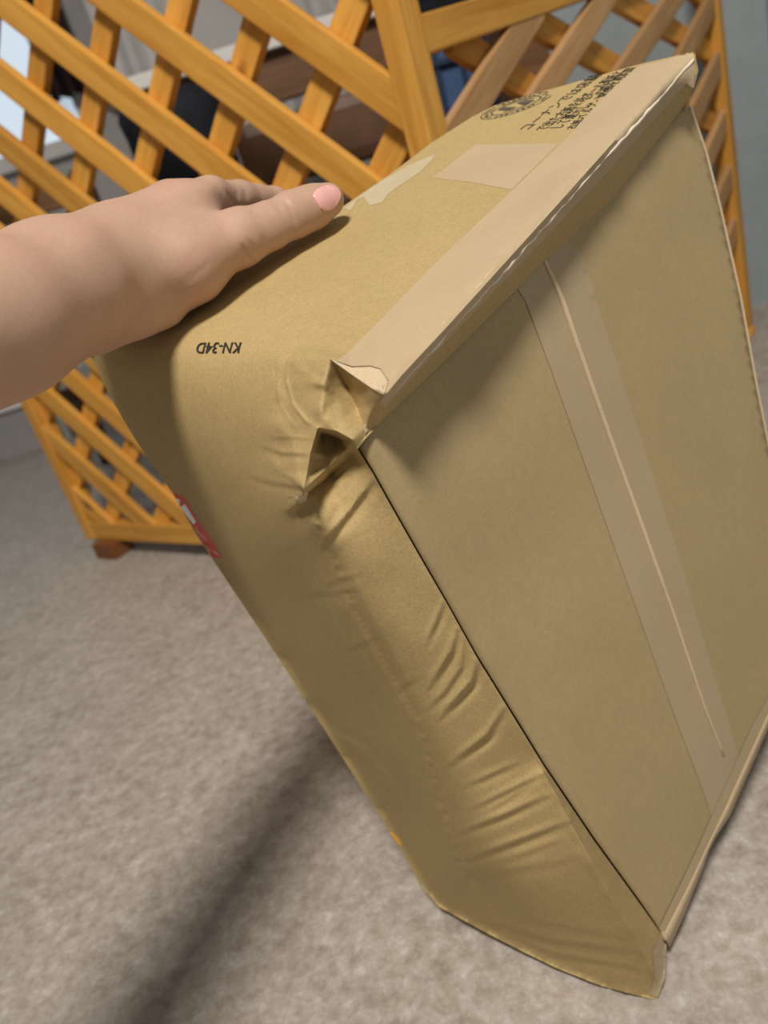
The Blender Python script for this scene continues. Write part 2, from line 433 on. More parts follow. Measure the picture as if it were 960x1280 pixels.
sz = smooth_field(sz, SF, 3, free * np.clip(dsharp / 5, .04, 1))
relax = free.copy(); nl_ = int(np.argmin(np.linalg.norm(SV[:SNB] - np.array(LEFT_EDGE[1]), axis=1)))
relax[nl_:int(np.argmin(np.linalg.norm(SV[:SNB] - np.array([750, 1232.]), axis=1)))] = 1
edge_w = np.clip(1 - dist_poly(SV, LEFT_EDGE + BASE_EDGE[:4], False) / 14, 0, 1)
sz = smooth_field(sz, SF, 6, relax * edge_w)
zz = 1.0 / sz
# relief: folds of the board (metres towards the eye)
rel = np.zeros(len(SV))
W_STEP = [([(555, 755), (548, 775), (536, 802)], 5, .0014), ([(573, 790), (566, 815), (541, 856)], 6, .0020),
          ([(580, 800), (578, 835), (556, 868), (538, 884)], 5, .0013),
          ([(598, 828), (592, 853), (556, 893)], 6, .0026), ([(630, 890), (610, 920), (569, 953)], 6, .0022),
          ([(625, 912), (590, 940)], 5, .0007), ([(643, 957), (587, 982)], 5, .0012), ([(676, 970), (632, 992), (595, 1010)], 5, .0014),
          ([(680, 998), (632, 1020), (578, 1041)], 5.5, .0021), ([(708, 1030), (650, 1052), (592, 1073)], 6, .0024),
          ([(660, 985), (615, 1012)], 4, .0008), ([(470, 598), (440, 640), (408, 679)], 7, .0020), ([(437, 572), (418, 600), (398, 640)], 6, .0005),
          ([(700, 1052), (640, 1075)], 5, .0007), ([(720, 1075), (600, 1098)], 7, .0006),
          ([(790, 1190), (690, 1178), (600, 1150)], 6, .0009), ([(800, 1212), (700, 1196), (640, 1175)], 5, .0009), ([(770, 1172), (650, 1148)], 6, .0006),
          ([(445, 720), (400, 736)], 5, .0006), ([(440, 740), (380, 745)], 6, .0006), ([(470, 800), (430, 815)], 6, .0005),
          ([(400, 905), (450, 930), (490, 975)], 6, .0010), ([(520, 850), (490, 868)], 6, .0005),
          ([(384, 612), (345, 606), (318, 598)], 5, .0012), ([(388, 570), (350, 568), (330, 560)], 5, .0012)]
for l, w, h in W_STEP: rel += crease_d(SV, l, w * .72, h * .8, 'step') + crease_d(SV, l, w * .35, -h * .22, 'ridge')
W_RIDGE = [([(362, 445), (358, 475), (366, 505), (382, 525), (396, 535)], 2.2, .0009), ([(371, 512), (385, 530)], 2, .0008),
           ([(345, 480), (352, 510), (372, 540)], 2.5, .0005), ([(396, 535), (389, 560), (383, 590), (380, 612)], 3, .0008),
           ([(340, 545), (365, 546), (392, 548)], 3, .0007), ([(130, 433), (240, 436), (350, 436), (372, 432)], 2.4, .0004),
           ([(390, 478), (405, 480), (412, 487)], 5, .0022), ([(398, 500), (400, 520)], 7, .0012),
           ([(402, 655), (430, 705), (480, 795), (520, 870), (550, 930)], 7, .0007),
           ([(505, 236), (545, 232), (600, 233), (640, 239)], 4, .0008), ([(498, 250), (560, 248), (640, 252)], 4, -.0006),
           ([(480, 312), (530, 318), (590, 333)], 4, .0006), ([(489, 405), (520, 408), (548, 402)], 2, .0006),
           ([(360, 430), (420, 446), (440, 450)], 3, .0008), ([(690, 200), (668, 222)], 3, .0006),
           ([(478, 497), (476, 478)], 3, .0012)]
for l, w, h in W_RIDGE: rel += crease_d(SV, l, w, h, 'ridge')
# crumpled tape along the lip
along = np.abs(dlip) < 26
rel += np.where(along, np.exp(-(dlip / 9) ** 2) * vnoise(SV, 13, 3) * .0022 + np.exp(-(dlip / 16) ** 2) * vnoise(SV, 34, 4) * .003, 0)
rel += np.exp(-((dist_poly(SV, [(x - 5, y - 4) for x, y in LIP_TOP], False)) / 4) ** 2) * -.0022 * np.clip(.6 + 1.6 * vnoise(SV, 30, 6), 0, 1)
rel += np.exp(-((drim) / 14) ** 2) * vnoise(SV, 12, 8) * .0012
rel += vnoise(SV, 60, 1) * .0014 + vnoise(SV, 26, 2) * .0005 + np.where(dcrush < 1, vnoise(SV, 12, 5) * .0012, 0)
rel *= np.clip(dist_poly(SV, LEFT_EDGE + BASE_EDGE, False) / 14, 0, 1)
zz = zz - rel / S * free
SHELL3 = np.stack([(SV[:, 0] - 480) / FPX * zz, (SV[:, 1] - 640) / FPX * zz, zz], 1) * S
shell_room = SHELL3 @ ROT.T + CPOS
shell_bvh = BVHTree.FromPolygons([Vector(v) for v in shell_room], [tuple(map(int, t)) for t in SF])

# -------- flaps of the recessed front
F_RIGHT = [(862, 133), (882, 190), (900, 260), (925, 370), (945, 480), (964, 575), (1000, 660), (1037, 735)]
F_BASE = [(1037, 735), (955, 905), (905, 1015), (860, 1110), (831, 1178)]
F_LEFT = [(827, 1164), (803, 1129), (745, 1049), (683, 957), (643, 892), (598, 819), (563, 756), (530, 699), (493, 634), (468, 589), (451, 562), (449, 552)]
F_TOP = [(470, 522), (560, 434), (680, 312), (764, 232), (850, 138)]
SEAM = [(676, 316), (690, 345), (703, 376), (725, 440), (760, 540), (800, 650), (840, 762), (880, 882), (905, 945), (918, 985)]
FLAP_L = F_LEFT + F_TOP[:2] + SEAM + F_BASE[2:]
FLAP_R = F_TOP[2:] + F_RIGHT + F_BASE[1:2] + SEAM[::-1]
def flap_z(Q, off=0.0):
    z = PF.z(Q[:, 0], Q[:, 1])
    c = np.array([700, 650.]); bow = np.exp(-((Q[:, 0] - 640) / 170) ** 2 - ((Q[:, 1] - 700) / 260) ** 2) * .004
    bow2 = vnoise(Q, 150, 11) * .0035 + vnoise(Q, 60, 12) * .0008
    e = np.clip(1 - dist_poly(Q, F_LEFT, False) / 40, 0, 1) ** 2 * .003
    return z + (bow + e - bow2) / S - off / S
def sheet(name, V, F, z, mat, parent, thick=0.0, both=None):
    P = np.stack([(V[:, 0] - 480) / FPX * z, (V[:, 1] - 640) / FPX * z, z], 1) * S @ ROT.T + CPOS
    org = np.array(parent.location)
    o = mesh_obj(name, P - org, F, mat, parent)
    if thick:
        md = o.modifiers.new('thickness', 'SOLIDIFY'); md.thickness = thick; md.offset = -1
    return o
B_ROOM = at(820, 1250, 1.60 * S)
box = empty('cardboard_box', (B_ROOM[0], B_ROOM[1], 0.0))
box.location.z = 0
tag(box, 'large dented brown cardboard box tilted on one corner, held up by the hand', 'box')
BO = np.array(box.location)

# shell with its hidden sides closed behind
apexQ = np.array([0.795, 0.064, 2.49]) * S @ ROT.T + CPOS
loop_px = resample(SHELL, 4.2)
n_sil = int(np.argmin(np.linalg.norm(SV[:SNB] - np.array(FLAP_EDGE[0]), axis=1)))
sil = list(range(0, n_sil + 1))
fr = resample(F_BASE[::-1] + F_RIGHT[::-1][1:], 20, False); frz = flap_z(fr)
fr3 = np.stack([(fr[:, 0] - 480) / FPX * frz, (fr[:, 1] - 640) / FPX * frz, frz], 1) * S @ ROT.T + CPOS
# keep the closing sides a hair behind the flap sheet
fr3 = fr3 + (apexQ - fr3) * 0.015
Vb = np.concatenate([shell_room, fr3, apexQ[None]]) - BO
ia = len(Vb) - 1; base_i = len(shell_room)
Fb = [tuple(t) for t in SF]
chain = sil + [base_i + k for k in range(len(fr3))] + [0]
for a, b in zip(chain[:-1], chain[1:]): Fb.append((a, b, ia))
body = mesh_obj('body', Vb, Fb, M_CARD, box)
body.data.set_sharp_from_angle(angle=math.radians(50))

VL, FL_, _ = patch(FLAP_L, 7); VR, FR_, _ = patch(FLAP_R, 7)
sheet('flap', VL, FL_, flap_z(VL), M_FLAP, box, .003)
sheet('flap', VR, FR_, flap_z(VR, .0003), M_FLAP, box, .003)
flapV, flapF, _ = patch(F_LEFT + F_TOP + F_RIGHT + F_BASE[1:], 8)
fz = flap_z(flapV)
flap_room = np.stack([(flapV[:, 0] - 480) / FPX * fz, (flapV[:, 1] - 640) / FPX * fz, fz], 1) * S @ ROT.T + CPOS
flap_bvh = BVHTree.FromPolygons([Vector(v) for v in flap_room], [tuple(map(int, t)) for t in flapF])

def drop(bvh, Q, lift, default=None):
    """depth of the surface under each outline point, lifted off it"""
    out = np.zeros(len(Q)); o = Vector(CPOS)
    for i, (x, y) in enumerate(Q):
        d = Vector(ROT @ ray(x, y)); L = d.length
        hit = bvh.ray_cast(o, d / L)
        out[i] = (hit[3] / L - lift) / S if hit[0] is not None else np.nan
    bad = np.isnan(out)
    for i in np.where(bad)[0]:
        ok = np.where(~bad)[0]; k = ok[np.argmin(np.linalg.norm(Q[ok] - Q[i], axis=1))]; out[i] = out[k]
    return out
def decal(name, poly, step, mat, bvh=shell_bvh, lift=.0004, thick=.0, relief=None, fine=None, lines=()):
    V, F, nb = patch(poly, step, fine=fine, lines=lines)
    z = drop(bvh, V, lift)
    if relief is not None: z = z - relief(V) / S
    o = sheet(name, V, F, z, mat, box, thick)
    o.data.set_sharp_from_angle(angle=math.radians(45)); return o

# tape on the top panel, folded over the lip
TAPE_IN = [(436, 440), (550, 323), (639, 239), (711, 170), (760, 116), (797, 83)]
lip_line = [(482, 508), (560, 424), (680, 299), (764, 210), (858, 104)]
t1 = decal('tape_strip', TAPE_IN + [(835, 74), (866, 66), (870, 90), (864, 112)] + lip_line[::-1] + [(474, 503), (481, 493), (486, 476), (476, 461), (463, 457), (440, 458), (420, 451)], 3.2, M_TAPE, lift=.0009, lines=[LIP_TOP[:-1]],
           relief=lambda Q: vnoise(Q, 18, 21) * .0004)
decal('lit_tape_fold', [(413, 449), (440, 459.5), (463, 458.5), (475, 462), (485, 477), (480, 493), (474, 491), (462, 483.5), (440, 468.5)], 2.2, M_RIM, lift=.0007)  # folded tape strip, coloured paler for the light on its tilt
decal('tape_strip', [(541, 222), (594, 181), (699, 179), (640, 237), (590, 228)], 5, M_TAPE, lift=.0003)
decal('tape_strip', [(640, 350), (700, 292), (727, 318), (760, 420), (800, 545), (850, 700), (900, 868), (926, 952), (893, 1035), (880, 992), (838, 880), (790, 745), (740, 605), (690, 465), (657, 376)],
      7, M_SEAM, flap_bvh, lift=.00055)
decal('tape_strip', [(824, 1160), (862, 1082), (899, 1000), (938, 912), (1031, 738), (954, 906), (904, 1015), (859, 1110), (832, 1176)], 6, M_SEAM, flap_bvh, lift=.0011)
# raw edge of the upper flap, showing as a bright ridge through the tape
q = resample(SEAM[:-1], 12, False); zq = flap_z(q, .0012)
pts = [to_room(ray(x, y) * z * S) - BO for (x, y), z in zip(q, zq)]
bm_obj('flap_edge', tube_bm(pts, [.0015 * (1 - .6 * (k / len(pts)) ** 2) * min(1, .4 + k / 10) for k in range(len(pts))], 8), M_RIM, box, True)
# pale rim down the right edge of the front
q = resample(F_RIGHT, 10, False); zq = flap_z(q, -.0002)
pts = [to_room(ray(x, y) * z * S) - BO for (x, y), z in zip(q, zq)]
bm_obj('flap_rim', tube_bm(pts, [.0011] * len(pts), 8), M_RIM, box, True)
# torn tape rim along the lower edge
inner = [(829, 1168), (860, 1108), (905, 1013), (955, 903), (1037, 733)]
outer = [(836, 1184), (853, 1146), (878, 1084), (888, 1054), (912, 1018), (961, 906), (1043, 736)]
qi = resample(inner, 9, False); qo = resample(outer, 9, False)
Vr = []; nR = 40
for k in range(nR):
    a = qi[int(k * (len(qi) - 1) / (nR - 1))]; b = qo[int(k * (len(qo) - 1) / (nR - 1))]
    za = flap_z(a[None], .0015)[0]; zb = PF.z(*b) + .012
    wob = (math.sin(k * 1.7) + math.sin(k * .61)) * .0005
    m = (a + b) / 2
    Vr += [to_room(ray(*a) * za * S) - BO, to_room(ray(*m) * ((za + zb) / 2 * S - .0004 - wob)) - BO, to_room(ray(*b) * zb * S) - BO]
Fr = [(3 * k + j, 3 * k + 3 + j, 3 * k + 4 + j, 3 * k + 1 + j) for k in range(nR - 1) for j in range(2)]
o = mesh_obj('tape_rim', Vr, Fr, M_TAPE, box); o.modifiers.new('thickness', 'SOLIDIFY').thickness = .0006
decal('tape_strip', [(825, 1168), (833, 1185), (831, 1222), (823, 1247), (812, 1244), (818, 1222), (816, 1190)], 3, M_SEAM, lift=.0006)
# creased edge of the lip tape, its highlight put into a near-white colour
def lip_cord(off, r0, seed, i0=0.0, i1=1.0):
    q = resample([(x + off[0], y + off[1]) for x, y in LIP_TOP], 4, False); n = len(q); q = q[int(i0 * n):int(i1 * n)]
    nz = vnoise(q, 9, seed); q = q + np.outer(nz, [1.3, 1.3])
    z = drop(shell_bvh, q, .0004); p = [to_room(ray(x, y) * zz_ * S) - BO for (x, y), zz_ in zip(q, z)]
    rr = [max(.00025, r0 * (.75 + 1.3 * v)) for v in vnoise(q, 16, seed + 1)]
    return bm_obj('tape_crease_highlight', tube_bm(p, rr, 6), M_CREASE_HI, box, True)
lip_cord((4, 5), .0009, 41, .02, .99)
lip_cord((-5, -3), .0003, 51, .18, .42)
# torn white fibres at the crushed corner
decal('torn_edge', [(364, 617), (376, 622), (382, 614), (386, 618), (382, 626), (375, 630)], 2, M_RIM, lift=.0006)
decal('torn_edge', [(455, 531), (459, 530), (460, 538), (456, 543)], 2, M_RIM, lift=.0006)
# old clear tape left near the thumb
decal('clear_tape', [(430, 261), (452, 243), (477, 226), (512, 206), (545, 192), (538, 202), (522, 217), (498, 233), (484, 243), (478, 253), (462, 257), (455, 246), (446, 250), (438, 263)], 3, M_CLEAR, lift=.0004)
# red sticker folded over the far edge
st = decal('sticker', [(217, 617), (229, 620), (233, 625), (245, 646), (261, 668), (273, 687), (278, 696), (272, 698), (266, 696), (246, 666), (228, 636)], 2.5, M_RED, lift=.0004)
def sub_decal(name, poly, mat, lift):
    o = decal(name, poly, 1.6, mat, lift=lift); o.parent = st; return o
sub_decal('arrow_mark', [(225, 634), (231, 630), (245, 652), (242, 656)], M_WHITE, .0007)
sub_decal('arrow_mark', [(219, 623), (224.5, 624), (225, 631)], M_WHITE, .0007)
sub_decal('line_mark', [(243.5, 657), (246, 659), (248, 664), (255, 671), (262, 678.5), (254, 673), (245.5, 664.5)], M_PINK, .0007)
sub_decal('line_mark', [(257, 681), (264, 687), (272, 690.5), (276, 695), (270, 693), (262, 689)], M_PINK, .0007)
for ch in list(st.children): ch.matrix_parent_inverse.identity()
decal('sticker', [(487, 1040), (491, 1041), (498, 1047), (504, 1058), (498, 1055)], 2, M_ORANGE, lift=.0005)
box.children[-1]['label'] = 'small orange sticker at the lower far edge'
st['label'] = 'red and white arrow sticker on the long side'

# -------- print
def text_mesh(body_txt, res=3):
    c = bpy.data.curves.new('glyphs', 'FONT'); c.body = body_txt; c.resolution_u = res; c.fill_mode = 'FRONT'
    o = bpy.data.objects.new('glyphs', c); col.objects.link(o)
    dg = bpy.context.evaluated_depsgraph_get(); e = o.evaluated_get(dg); me = e.to_mesh()
    V = np.array([tuple(v.co)[:2] for v in me.vertices]); F = [tuple(p.vertices) for p in me.polygons]
    e.to_mesh_clear(); col.objects.unlink(o); bpy.data.objects.remove(o); bpy.data.curves.remove(c)
    return V, F
def print_on(name, V, F, mapping, mat=M_INK, lift=.0006):
    Q = mapping(V); z = drop(shell_bvh, Q, lift)
    P = np.stack([(Q[:, 0] - 480) / FPX * z, (Q[:, 1] - 640) / FPX * z, z], 1) * S @ ROT.T + CPOS
    return mesh_obj(name, P - BO, F, mat, box, smooth=False)
def a_plane_map(p0, p1, V, size_ratio, shear=0):
    """lay text on the top panel: baseline from picture point p0 to p1"""
    A0, A1 = PA.p(*p0), PA.p(*p1); u = A1 - A0; L = np.linalg.norm(u); u /= L
    w = np.cross(PA.n, u); 
    if w[0] > 0: w = -w
    Wt = V[:, 0].max(); k = L / Wt
    ky = size_ratio
    P = A0 + np.outer(V[:, 0] * k, u) + np.outer(V[:, 1] * ky, w)
    return np.stack([P[:, 0] / P[:, 2] * FPX + 480, P[:, 1] / P[:, 2] * FPX + 640], 1)
lines = [('コーナンでは店舗', (659, 163), (752, 93), .034), ('で出た古紙を段ボール原紙と', (680, 163), (782, 88), .034),
         ('して還元し、この箱を再利用', (699, 161), (797, 84), .034), ('古紙パ ルプ・ 配合 ー・', (717, 161), (777, 98), .022)]
for txt, p0, p1, sr in lines:
    V, F = text_mesh(txt); n_ = len(V)     # two close passes thicken the strokes
    V = np.concatenate([V, V + [.016, .012]]); F = F + [tuple(i + n_ for i in f) for f in F]
    print_on('printed_text', V, F, lambda v, a=p0, b=p1, s=sr: a_plane_map(a, b, v, s))
V, F = text_mesh('KN-34D', 4)
V = V - V.min(0); V = V / V.max(0)
# seen upside down, the number leans along the fold
kn = lambda v: np.stack([302 - v[:, 0] * 54 - v[:, 1] * 3.5, 427.5 + v[:, 1] * 13.5 + v[:, 0] * 0.5], 1)
# stroke weight: three close passes
Vk = np.concatenate([V, V + [.014, 0], V + [-.004, .03]]); Fk = F + [tuple(i + len(V) for i in f) for f in F] + [tuple(i + 2 * len(V) for i in f) for f in F]
print_on('printed_text', Vk, Fk, kn)

# round recycling emblem, lettered ring around a dark device
c3 = (PA.p(599, 147) + PA.p(692, 116)) / 2; ru = PA.p(692, 116) - PA.p(599, 147); R3 = np.linalg.norm(ru) / 2; ru /= 2 * R3
rw = np.cross(PA.n, ru)
def ring_faces(r0, r1, a0=0, a1=2 * math.pi, n=40):
    V = []; 
    for k in range(n + 1):
        a = a0 + (a1 - a0) * k / n
        V += [(r0 * math.cos(a), r0 * math.sin(a)), (r1 * math.cos(a), r1 * math.sin(a))]
    return V, [(2 * k, 2 * k + 1, 2 * k + 3, 2 * k + 2) for k in range(n)]
EV, EF = [], []
def add_e(v, f):
    b = len(EV); EV.extend(v); EF.extend([tuple(i + b for i in t) for t in f])
add_e(*ring_faces(.64, .69)); add_e(*ring_faces(.93, .97, 0.25, 5.9))
for k in range(34):
    a = k * 2 * math.pi / 34
    if k % 9 == 4: continue
    add_e(*ring_faces(.74 + .05 * (k % 3 == 0), .88 - .05 * (k % 4 == 1), a, a + .09, 2))
add_e([(-.50, -.16), (-.30, -.26), (.02, .22), (-.16, .34)], [(0, 1, 2, 3)])
add_e([(.02, -.30), (.26, -.30), (.52, .16), (.20, .30)], [(0, 1, 2, 3)])
add_e(*ring_faces(.46, .54, 3.5, 5.9, 12)); add_e(*ring_faces(.42, .48, .5, 2.4, 10))
EV = np.array(EV)
def em_map(v):
    P = c3 + np.outer(v[:, 0] * R3, ru) + np.outer(v[:, 1] * R3 * .6, rw)
    return np.stack([P[:, 0] / P[:, 2] * FPX + 480, P[:, 1] / P[:, 2] * FPX + 640], 1)
print_on('printed_emblem', EV, EF, em_map, M_INK2)

# ---------------------------------------------------------------- the arm and hand (one continuous body from blended tapered limbs)
def capsule_list():
    K = []
    def limb(*pts, k=.010):
        for (a, b) in zip(pts[:-1], pts[1:]):
            K.append((ray(a[0], a[1]) * a[2], ray(b[0], b[1]) * b[2], a[3], b[3], k))
    # forearm and wrist
    e0, e1 = ray(0, 400) * .305, ray(150, 337) * .362; e2 = e0 - (e1 - e0) * 4.2
    el = (480 + FPX * e2[0] / e2[2], 640 + FPX * e2[1] / e2[2], e2[2], .046)
    limb(el, (0, 398, .305, .0296), (80, 364, .335, .0276), (150, 337, .362, .0255), k=.02)
    limb((60, 352, .335, .022), (165, 320, .372, .0228), k=.02)
    # back of the hand towards the knuckles
    limb((150, 330, .364, .024), (225, 278, .385, .0185), (262, 247, .396, .0118), k=.018)
    limb((150, 322, .372, .022), (215, 275, .405, .0175), (238, 262, .415, .0125), k=.018)
    limb((150, 335, .378, .020), (200, 300, .415, .016), (212, 285, .428, .012), k=.018)
    limb((150, 350, .378, .018), (180, 325, .42, .014), (190, 310, .438, .011), k=.016)
    # thumb
    limb((165, 345, .362, .022), (232, 328, .368, .0175), (300, 296, .378, .0138), k=.014)
    limb((300, 297, .378, .0135), (335, 283, .383, .0112), (367, 268, .388, .0112), (390, 259, .391, .0105), (409, 250.5, .394, .0088), k=.006)
    # heel of the hand
    limb((150, 365, .362, .020), (196, 372, .372, .0140), k=.012)
    limb((165, 385, .360, .0145), (120, 390, .352, .018), k=.014)
    limb((240, 345, .372, .012), (215, 358, .371, .011), k=.012)
    limb((172, 382, .363, .0150), (203, 386, .370, .0098), k=.006)
    # fingers hooked over the far edge
    limb((262, 250, .397, .0105), (300, 247, .415, .0086), (343, 252, .436, .0080), k=.005)
    limb((343, 252, .436, .0080), (372, 282, .452, .0075), (386, 308, .462, .0066), k=.004)
    limb((238, 266, .416, .0110), (290, 280, .446, .0086), (330, 300, .466, .0080), (352, 330, .484, .0070), k=.005)
    limb((212, 288, .430, .0105), (262, 312, .462, .0084), (302, 338, .484, .0076), (318, 366, .500, .0066), k=.005)
    limb((190, 313, .440, .0095), (232, 344, .470, .0074), (262, 370, .488, .0066), (274, 394, .500, .0058), k=.005)
    return K
def sdf(P, K):
    d = None
    for a, b, ra, rb, k in K:
        ab = b - a; t = np.clip(((P - a) @ ab) / (ab @ ab), 0, 1)
        dd = np.linalg.norm(P - a - t[:, None] * ab, axis=1) - (ra + (rb - ra) * t)
        if d is None: d = dd
        else:
            h = np.clip(.5 + .5 * (d - dd) / k, 0, 1)
            d = d * (1 - h) + dd * h - k * h * (1 - h) * .62
    return d
def seg_d(P, a, b):
    ab = b - a; t = np.clip(((P - a) @ ab) / (ab @ ab), 0, 1); return np.linalg.norm(P - a - t[:, None] * ab, axis=1), t
def px3(x, y, z): return ray(x, y) * z
HAND_LINES = [  # skin folds in the picture: line, width, depth
    ([(356, 250), (364, 263), (371, 281)], 1.9, .0009), ([(366, 247), (373, 258), (378, 270)], 1.6, .0003), ([(346, 256), (353, 270)], 1.6, .0002),
    ([(302, 306), (308, 316), (314, 326)], 2.2, .0008), ([(310, 298), (322, 318)], 3, .0005), ([(328, 292), (334, 306)], 3, .0003),
    ([(262, 326), (250, 345)], 4, .00022), ([(252, 332), (236, 356)], 4, .00025), ([(240, 338), (224, 362)], 4, .0002),
    ([(283, 238), (290, 250), (296, 258)], 3, .0008), ([(295, 236), (301, 250)], 3, .0006), ([(305, 236), (310, 250)], 3, .0005),
    
    ]
HAND_BUMPS = [((262, 236), 17, .0014), ((300, 300), 14, .0008), ((110, 300), 30, .0010), ((408, 252), 16, .0006)]
def surface_nets(f, lo, hi, h):
    n = np.ceil((hi - lo) / h).astype(int) + 1
    ax = [lo[i] + np.arange(n[i]) * h for i in range(3)]
    B = 6; nb = (n + B - 1) // B; n = nb * B; ax = [lo[i] + np.arange(n[i]) * h for i in range(3)]
    bc = np.stack(np.meshgrid(*[lo[i] + (np.arange(nb[i]) * B + (B - 1) / 2) * h for i in range(3)], indexing='ij'), -1).reshape(-1, 3)
    bd = f(bc); near = np.abs(bd) < h * B * 1.1 + .004
    D = np.repeat(np.repeat(np.repeat(bd.reshape(nb).astype(np.float32), B, 0), B, 1), B, 2)
    o3 = np.stack(np.meshgrid(*[np.arange(B)] * 3, indexing='ij'), -1).reshape(-1, 3)
    bi = np.stack(np.unravel_index(np.where(near)[0], nb), 1) * B
    for k in range(0, len(bi), 2000):
        I = (bi[k:k + 2000, None] + o3[None]).reshape(-1, 3)
        D[I[:, 0], I[:, 1], I[:, 2]] = f(lo + I * h)
    neg = D < 0
    c = [(0, 0, 0), (1, 0, 0), (0, 1, 0), (1, 1, 0), (0, 0, 1), (1, 0, 1), (0, 1, 1), (1, 1, 1)]
    sl = lambda A, o: A[o[0]:n[0] - 1 + o[0], o[1]:n[1] - 1 + o[1], o[2]:n[2] - 1 + o[2]]
    cnt = sum(sl(neg, o).astype(np.int8) for o in c); act = (cnt > 0) & (cnt < 8)
    ids = -np.ones(act.shape, np.int64); idx = np.argwhere(act); ids[act] = np.arange(len(idx))
    acc = np.zeros((len(idx), 3)); w = np.zeros(len(idx))
    cd = np.stack([sl(D, o)[act] for o in c], 1)
    for a in range(8):
        for b in range(a + 1, 8):
            df = np.array(c[b]) - np.array(c[a])
            if np.abs(df).sum() != 1: continue
            m = (cd[:, a] < 0) != (cd[:, b] < 0); t = cd[:, a] / (cd[:, a] - cd[:, b] + 1e-20)
            acc[m] += np.array(c[a]) + t[m, None] * df; w[m] += 1
    V = lo + (idx + acc / w[:, None]) * h
    Q = []
    for ax_i in range(3):
        o1, o2 = [(1, 2), (2, 0), (0, 1)][ax_i]
        e = [0, 0, 0]; e[ax_i] = 1
        A = neg[:n[0] - e[0], :n[1] - e[1], :n[2] - e[2]]; B = neg[e[0]:, e[1]:, e[2]:]
        ed = np.argwhere(A != B); ed = ed[(ed[:, o1] > 0) & (ed[:, o2] > 0) & (ed[:, o1] < n[o1] - 1) & (ed[:, o2] < n[o2] - 1)]
        s1 = np.zeros(3, int); s1[o1] = 1; s2 = np.zeros(3, int); s2[o2] = 1
        q = np.stack([ids[tuple((ed - s1 - s2).T)], ids[tuple((ed - s2).T)], ids[tuple(ed.T)], ids[tuple((ed - s1).T)]], 1)
        flip = ~A[tuple(ed.T)]; q[flip] = q[flip][:, ::-1]
        Q.append(q[(q >= 0).all(1)])
    return V, np.concatenate(Q)
K = capsule_list()
def hand_f(P):
    d = sdf(P, K)
    return d
ends = np.array([k[0] for k in K] + [k[1] for k in K])
lo = ends.min(0) - .045; hi = ends.max(0) + .02
lo = np.maximum(lo, [-.46, -1, .02])
HV, HQ = surface_nets(hand_f, lo, hi, .0009)
E_ = np.unique(np.sort(np.concatenate([HQ[:, [0, 1]], HQ[:, [1, 2]], HQ[:, [2, 3]], HQ[:, [3, 0]]]), 1), axis=0)
deg = np.bincount(E_.ravel(), minlength=len(HV)).astype(float)
for it in range(4):
    s = np.stack([np.bincount(E_[:, 0], HV[E_[:, 1], j], len(HV)) + np.bincount(E_[:, 1], HV[E_[:, 0], j], len(HV)) for j in range(3)], 1)
    HV = HV + .5 * (s / np.maximum(deg, 1)[:, None] - HV)
HP = np.stack([HV[:, 0] / HV[:, 2] * FPX + 480, HV[:, 1] / HV[:, 2] * FPX + 640], 1)
wr = np.clip((HP[:, 0] + 40) / 60, 0, 1) * np.clip((235 - HP[:, 0]) / 45, 0, 1) * np.clip((HP[:, 1] - 215) / 25, 0, 1)
for it in range(90):
    s = np.stack([np.bincount(E_[:, 0], HV[E_[:, 1], j], len(HV)) + np.bincount(E_[:, 1], HV[E_[:, 0], j], len(HV)) for j in range(3)], 1)
    HV = HV + .6 * wr[:, None] * (s / np.maximum(deg, 1)[:, None] - HV)
nrm = np.zeros_like(HV); q_ = HV[HQ]; fn = np.cross(q_[:, 2] - q_[:, 0], q_[:, 3] - q_[:, 1])
for j in range(4):
    for k in range(3): nrm[:, k] += np.bincount(HQ[:, j], fn[:, k], len(HV))
nrm /= np.linalg.norm(nrm, axis=1)[:, None] + 1e-12
if ((HV - HV.mean(0)) * nrm).sum() < 0: nrm = -nrm
HP = np.stack([HV[:, 0] / HV[:, 2] * FPX + 480, HV[:, 1] / HV[:, 2] * FPX + 640], 1)
face_cam = np.clip(-(nrm * HV).sum(1) / np.linalg.norm(HV, axis=1) * 2.5, 0, 1)
dh = np.zeros(len(HV))
for l, w, h in HAND_LINES: dh -= crease_d(HP, l, w, h, 'ridge')
for c_, w, h in HAND_BUMPS: dh += h * np.exp(-((HP - c_) ** 2).sum(1) / w ** 2)
dh[HV[:, 2] < .15] = 0
HV = HV + nrm * (dh * face_cam)[:, None]
hand_room = HV @ ROT.T + CPOS

def skin_mat():
    m, nt, p = new_mat('skin')
    tc = N(nt, 'ShaderNodeTexCoord')
    a = N(nt, 'ShaderNodeTexNoise', Scale=26.0, Detail=4.0); b = N(nt, 'ShaderNodeTexNoise', Scale=420.0, Detail=2.0)
    v = N(nt, 'ShaderNodeTexVoronoi', Scale=750.0)
    for n_ in (a, b, v): nt.links.new(tc.outputs['Object'], n_.inputs['Vector'])
    r = ramp(nt, a.outputs[0], [(0.28, (0.49, 0.31, 0.225)), (0.5, (0.53, 0.345, 0.255)), (0.72, (0.55, 0.33, 0.25))])
    r2 = ramp(nt, b.outputs[0], [(0.3, (0.95, 0.94, 0.93)), (0.7, (1, 1, 1))])
    nt.links.new(mixc(nt, 1.0, r.outputs[0], r2.outputs[0], 'MULTIPLY'), p.inputs['Base Color'])
    p.inputs['Subsurface Weight'].default_value = 0.12; p.inputs['Subsurface Radius'].default_value = (.006, .002, .001)
    p.inputs['Subsurface Scale'].default_value = 0.6
    bp = N(nt, 'ShaderNodeBump', Strength=0.10, Distance=0.0004); nt.links.new(v.outputs['Distance'], bp.inputs['Height']); nt.links.new(bp.outputs[0], p.inputs['Normal'])
    p.inputs['Roughness'].default_value = 0.52; p.inputs['Specular IOR Level'].default_value = 0.35
    return m
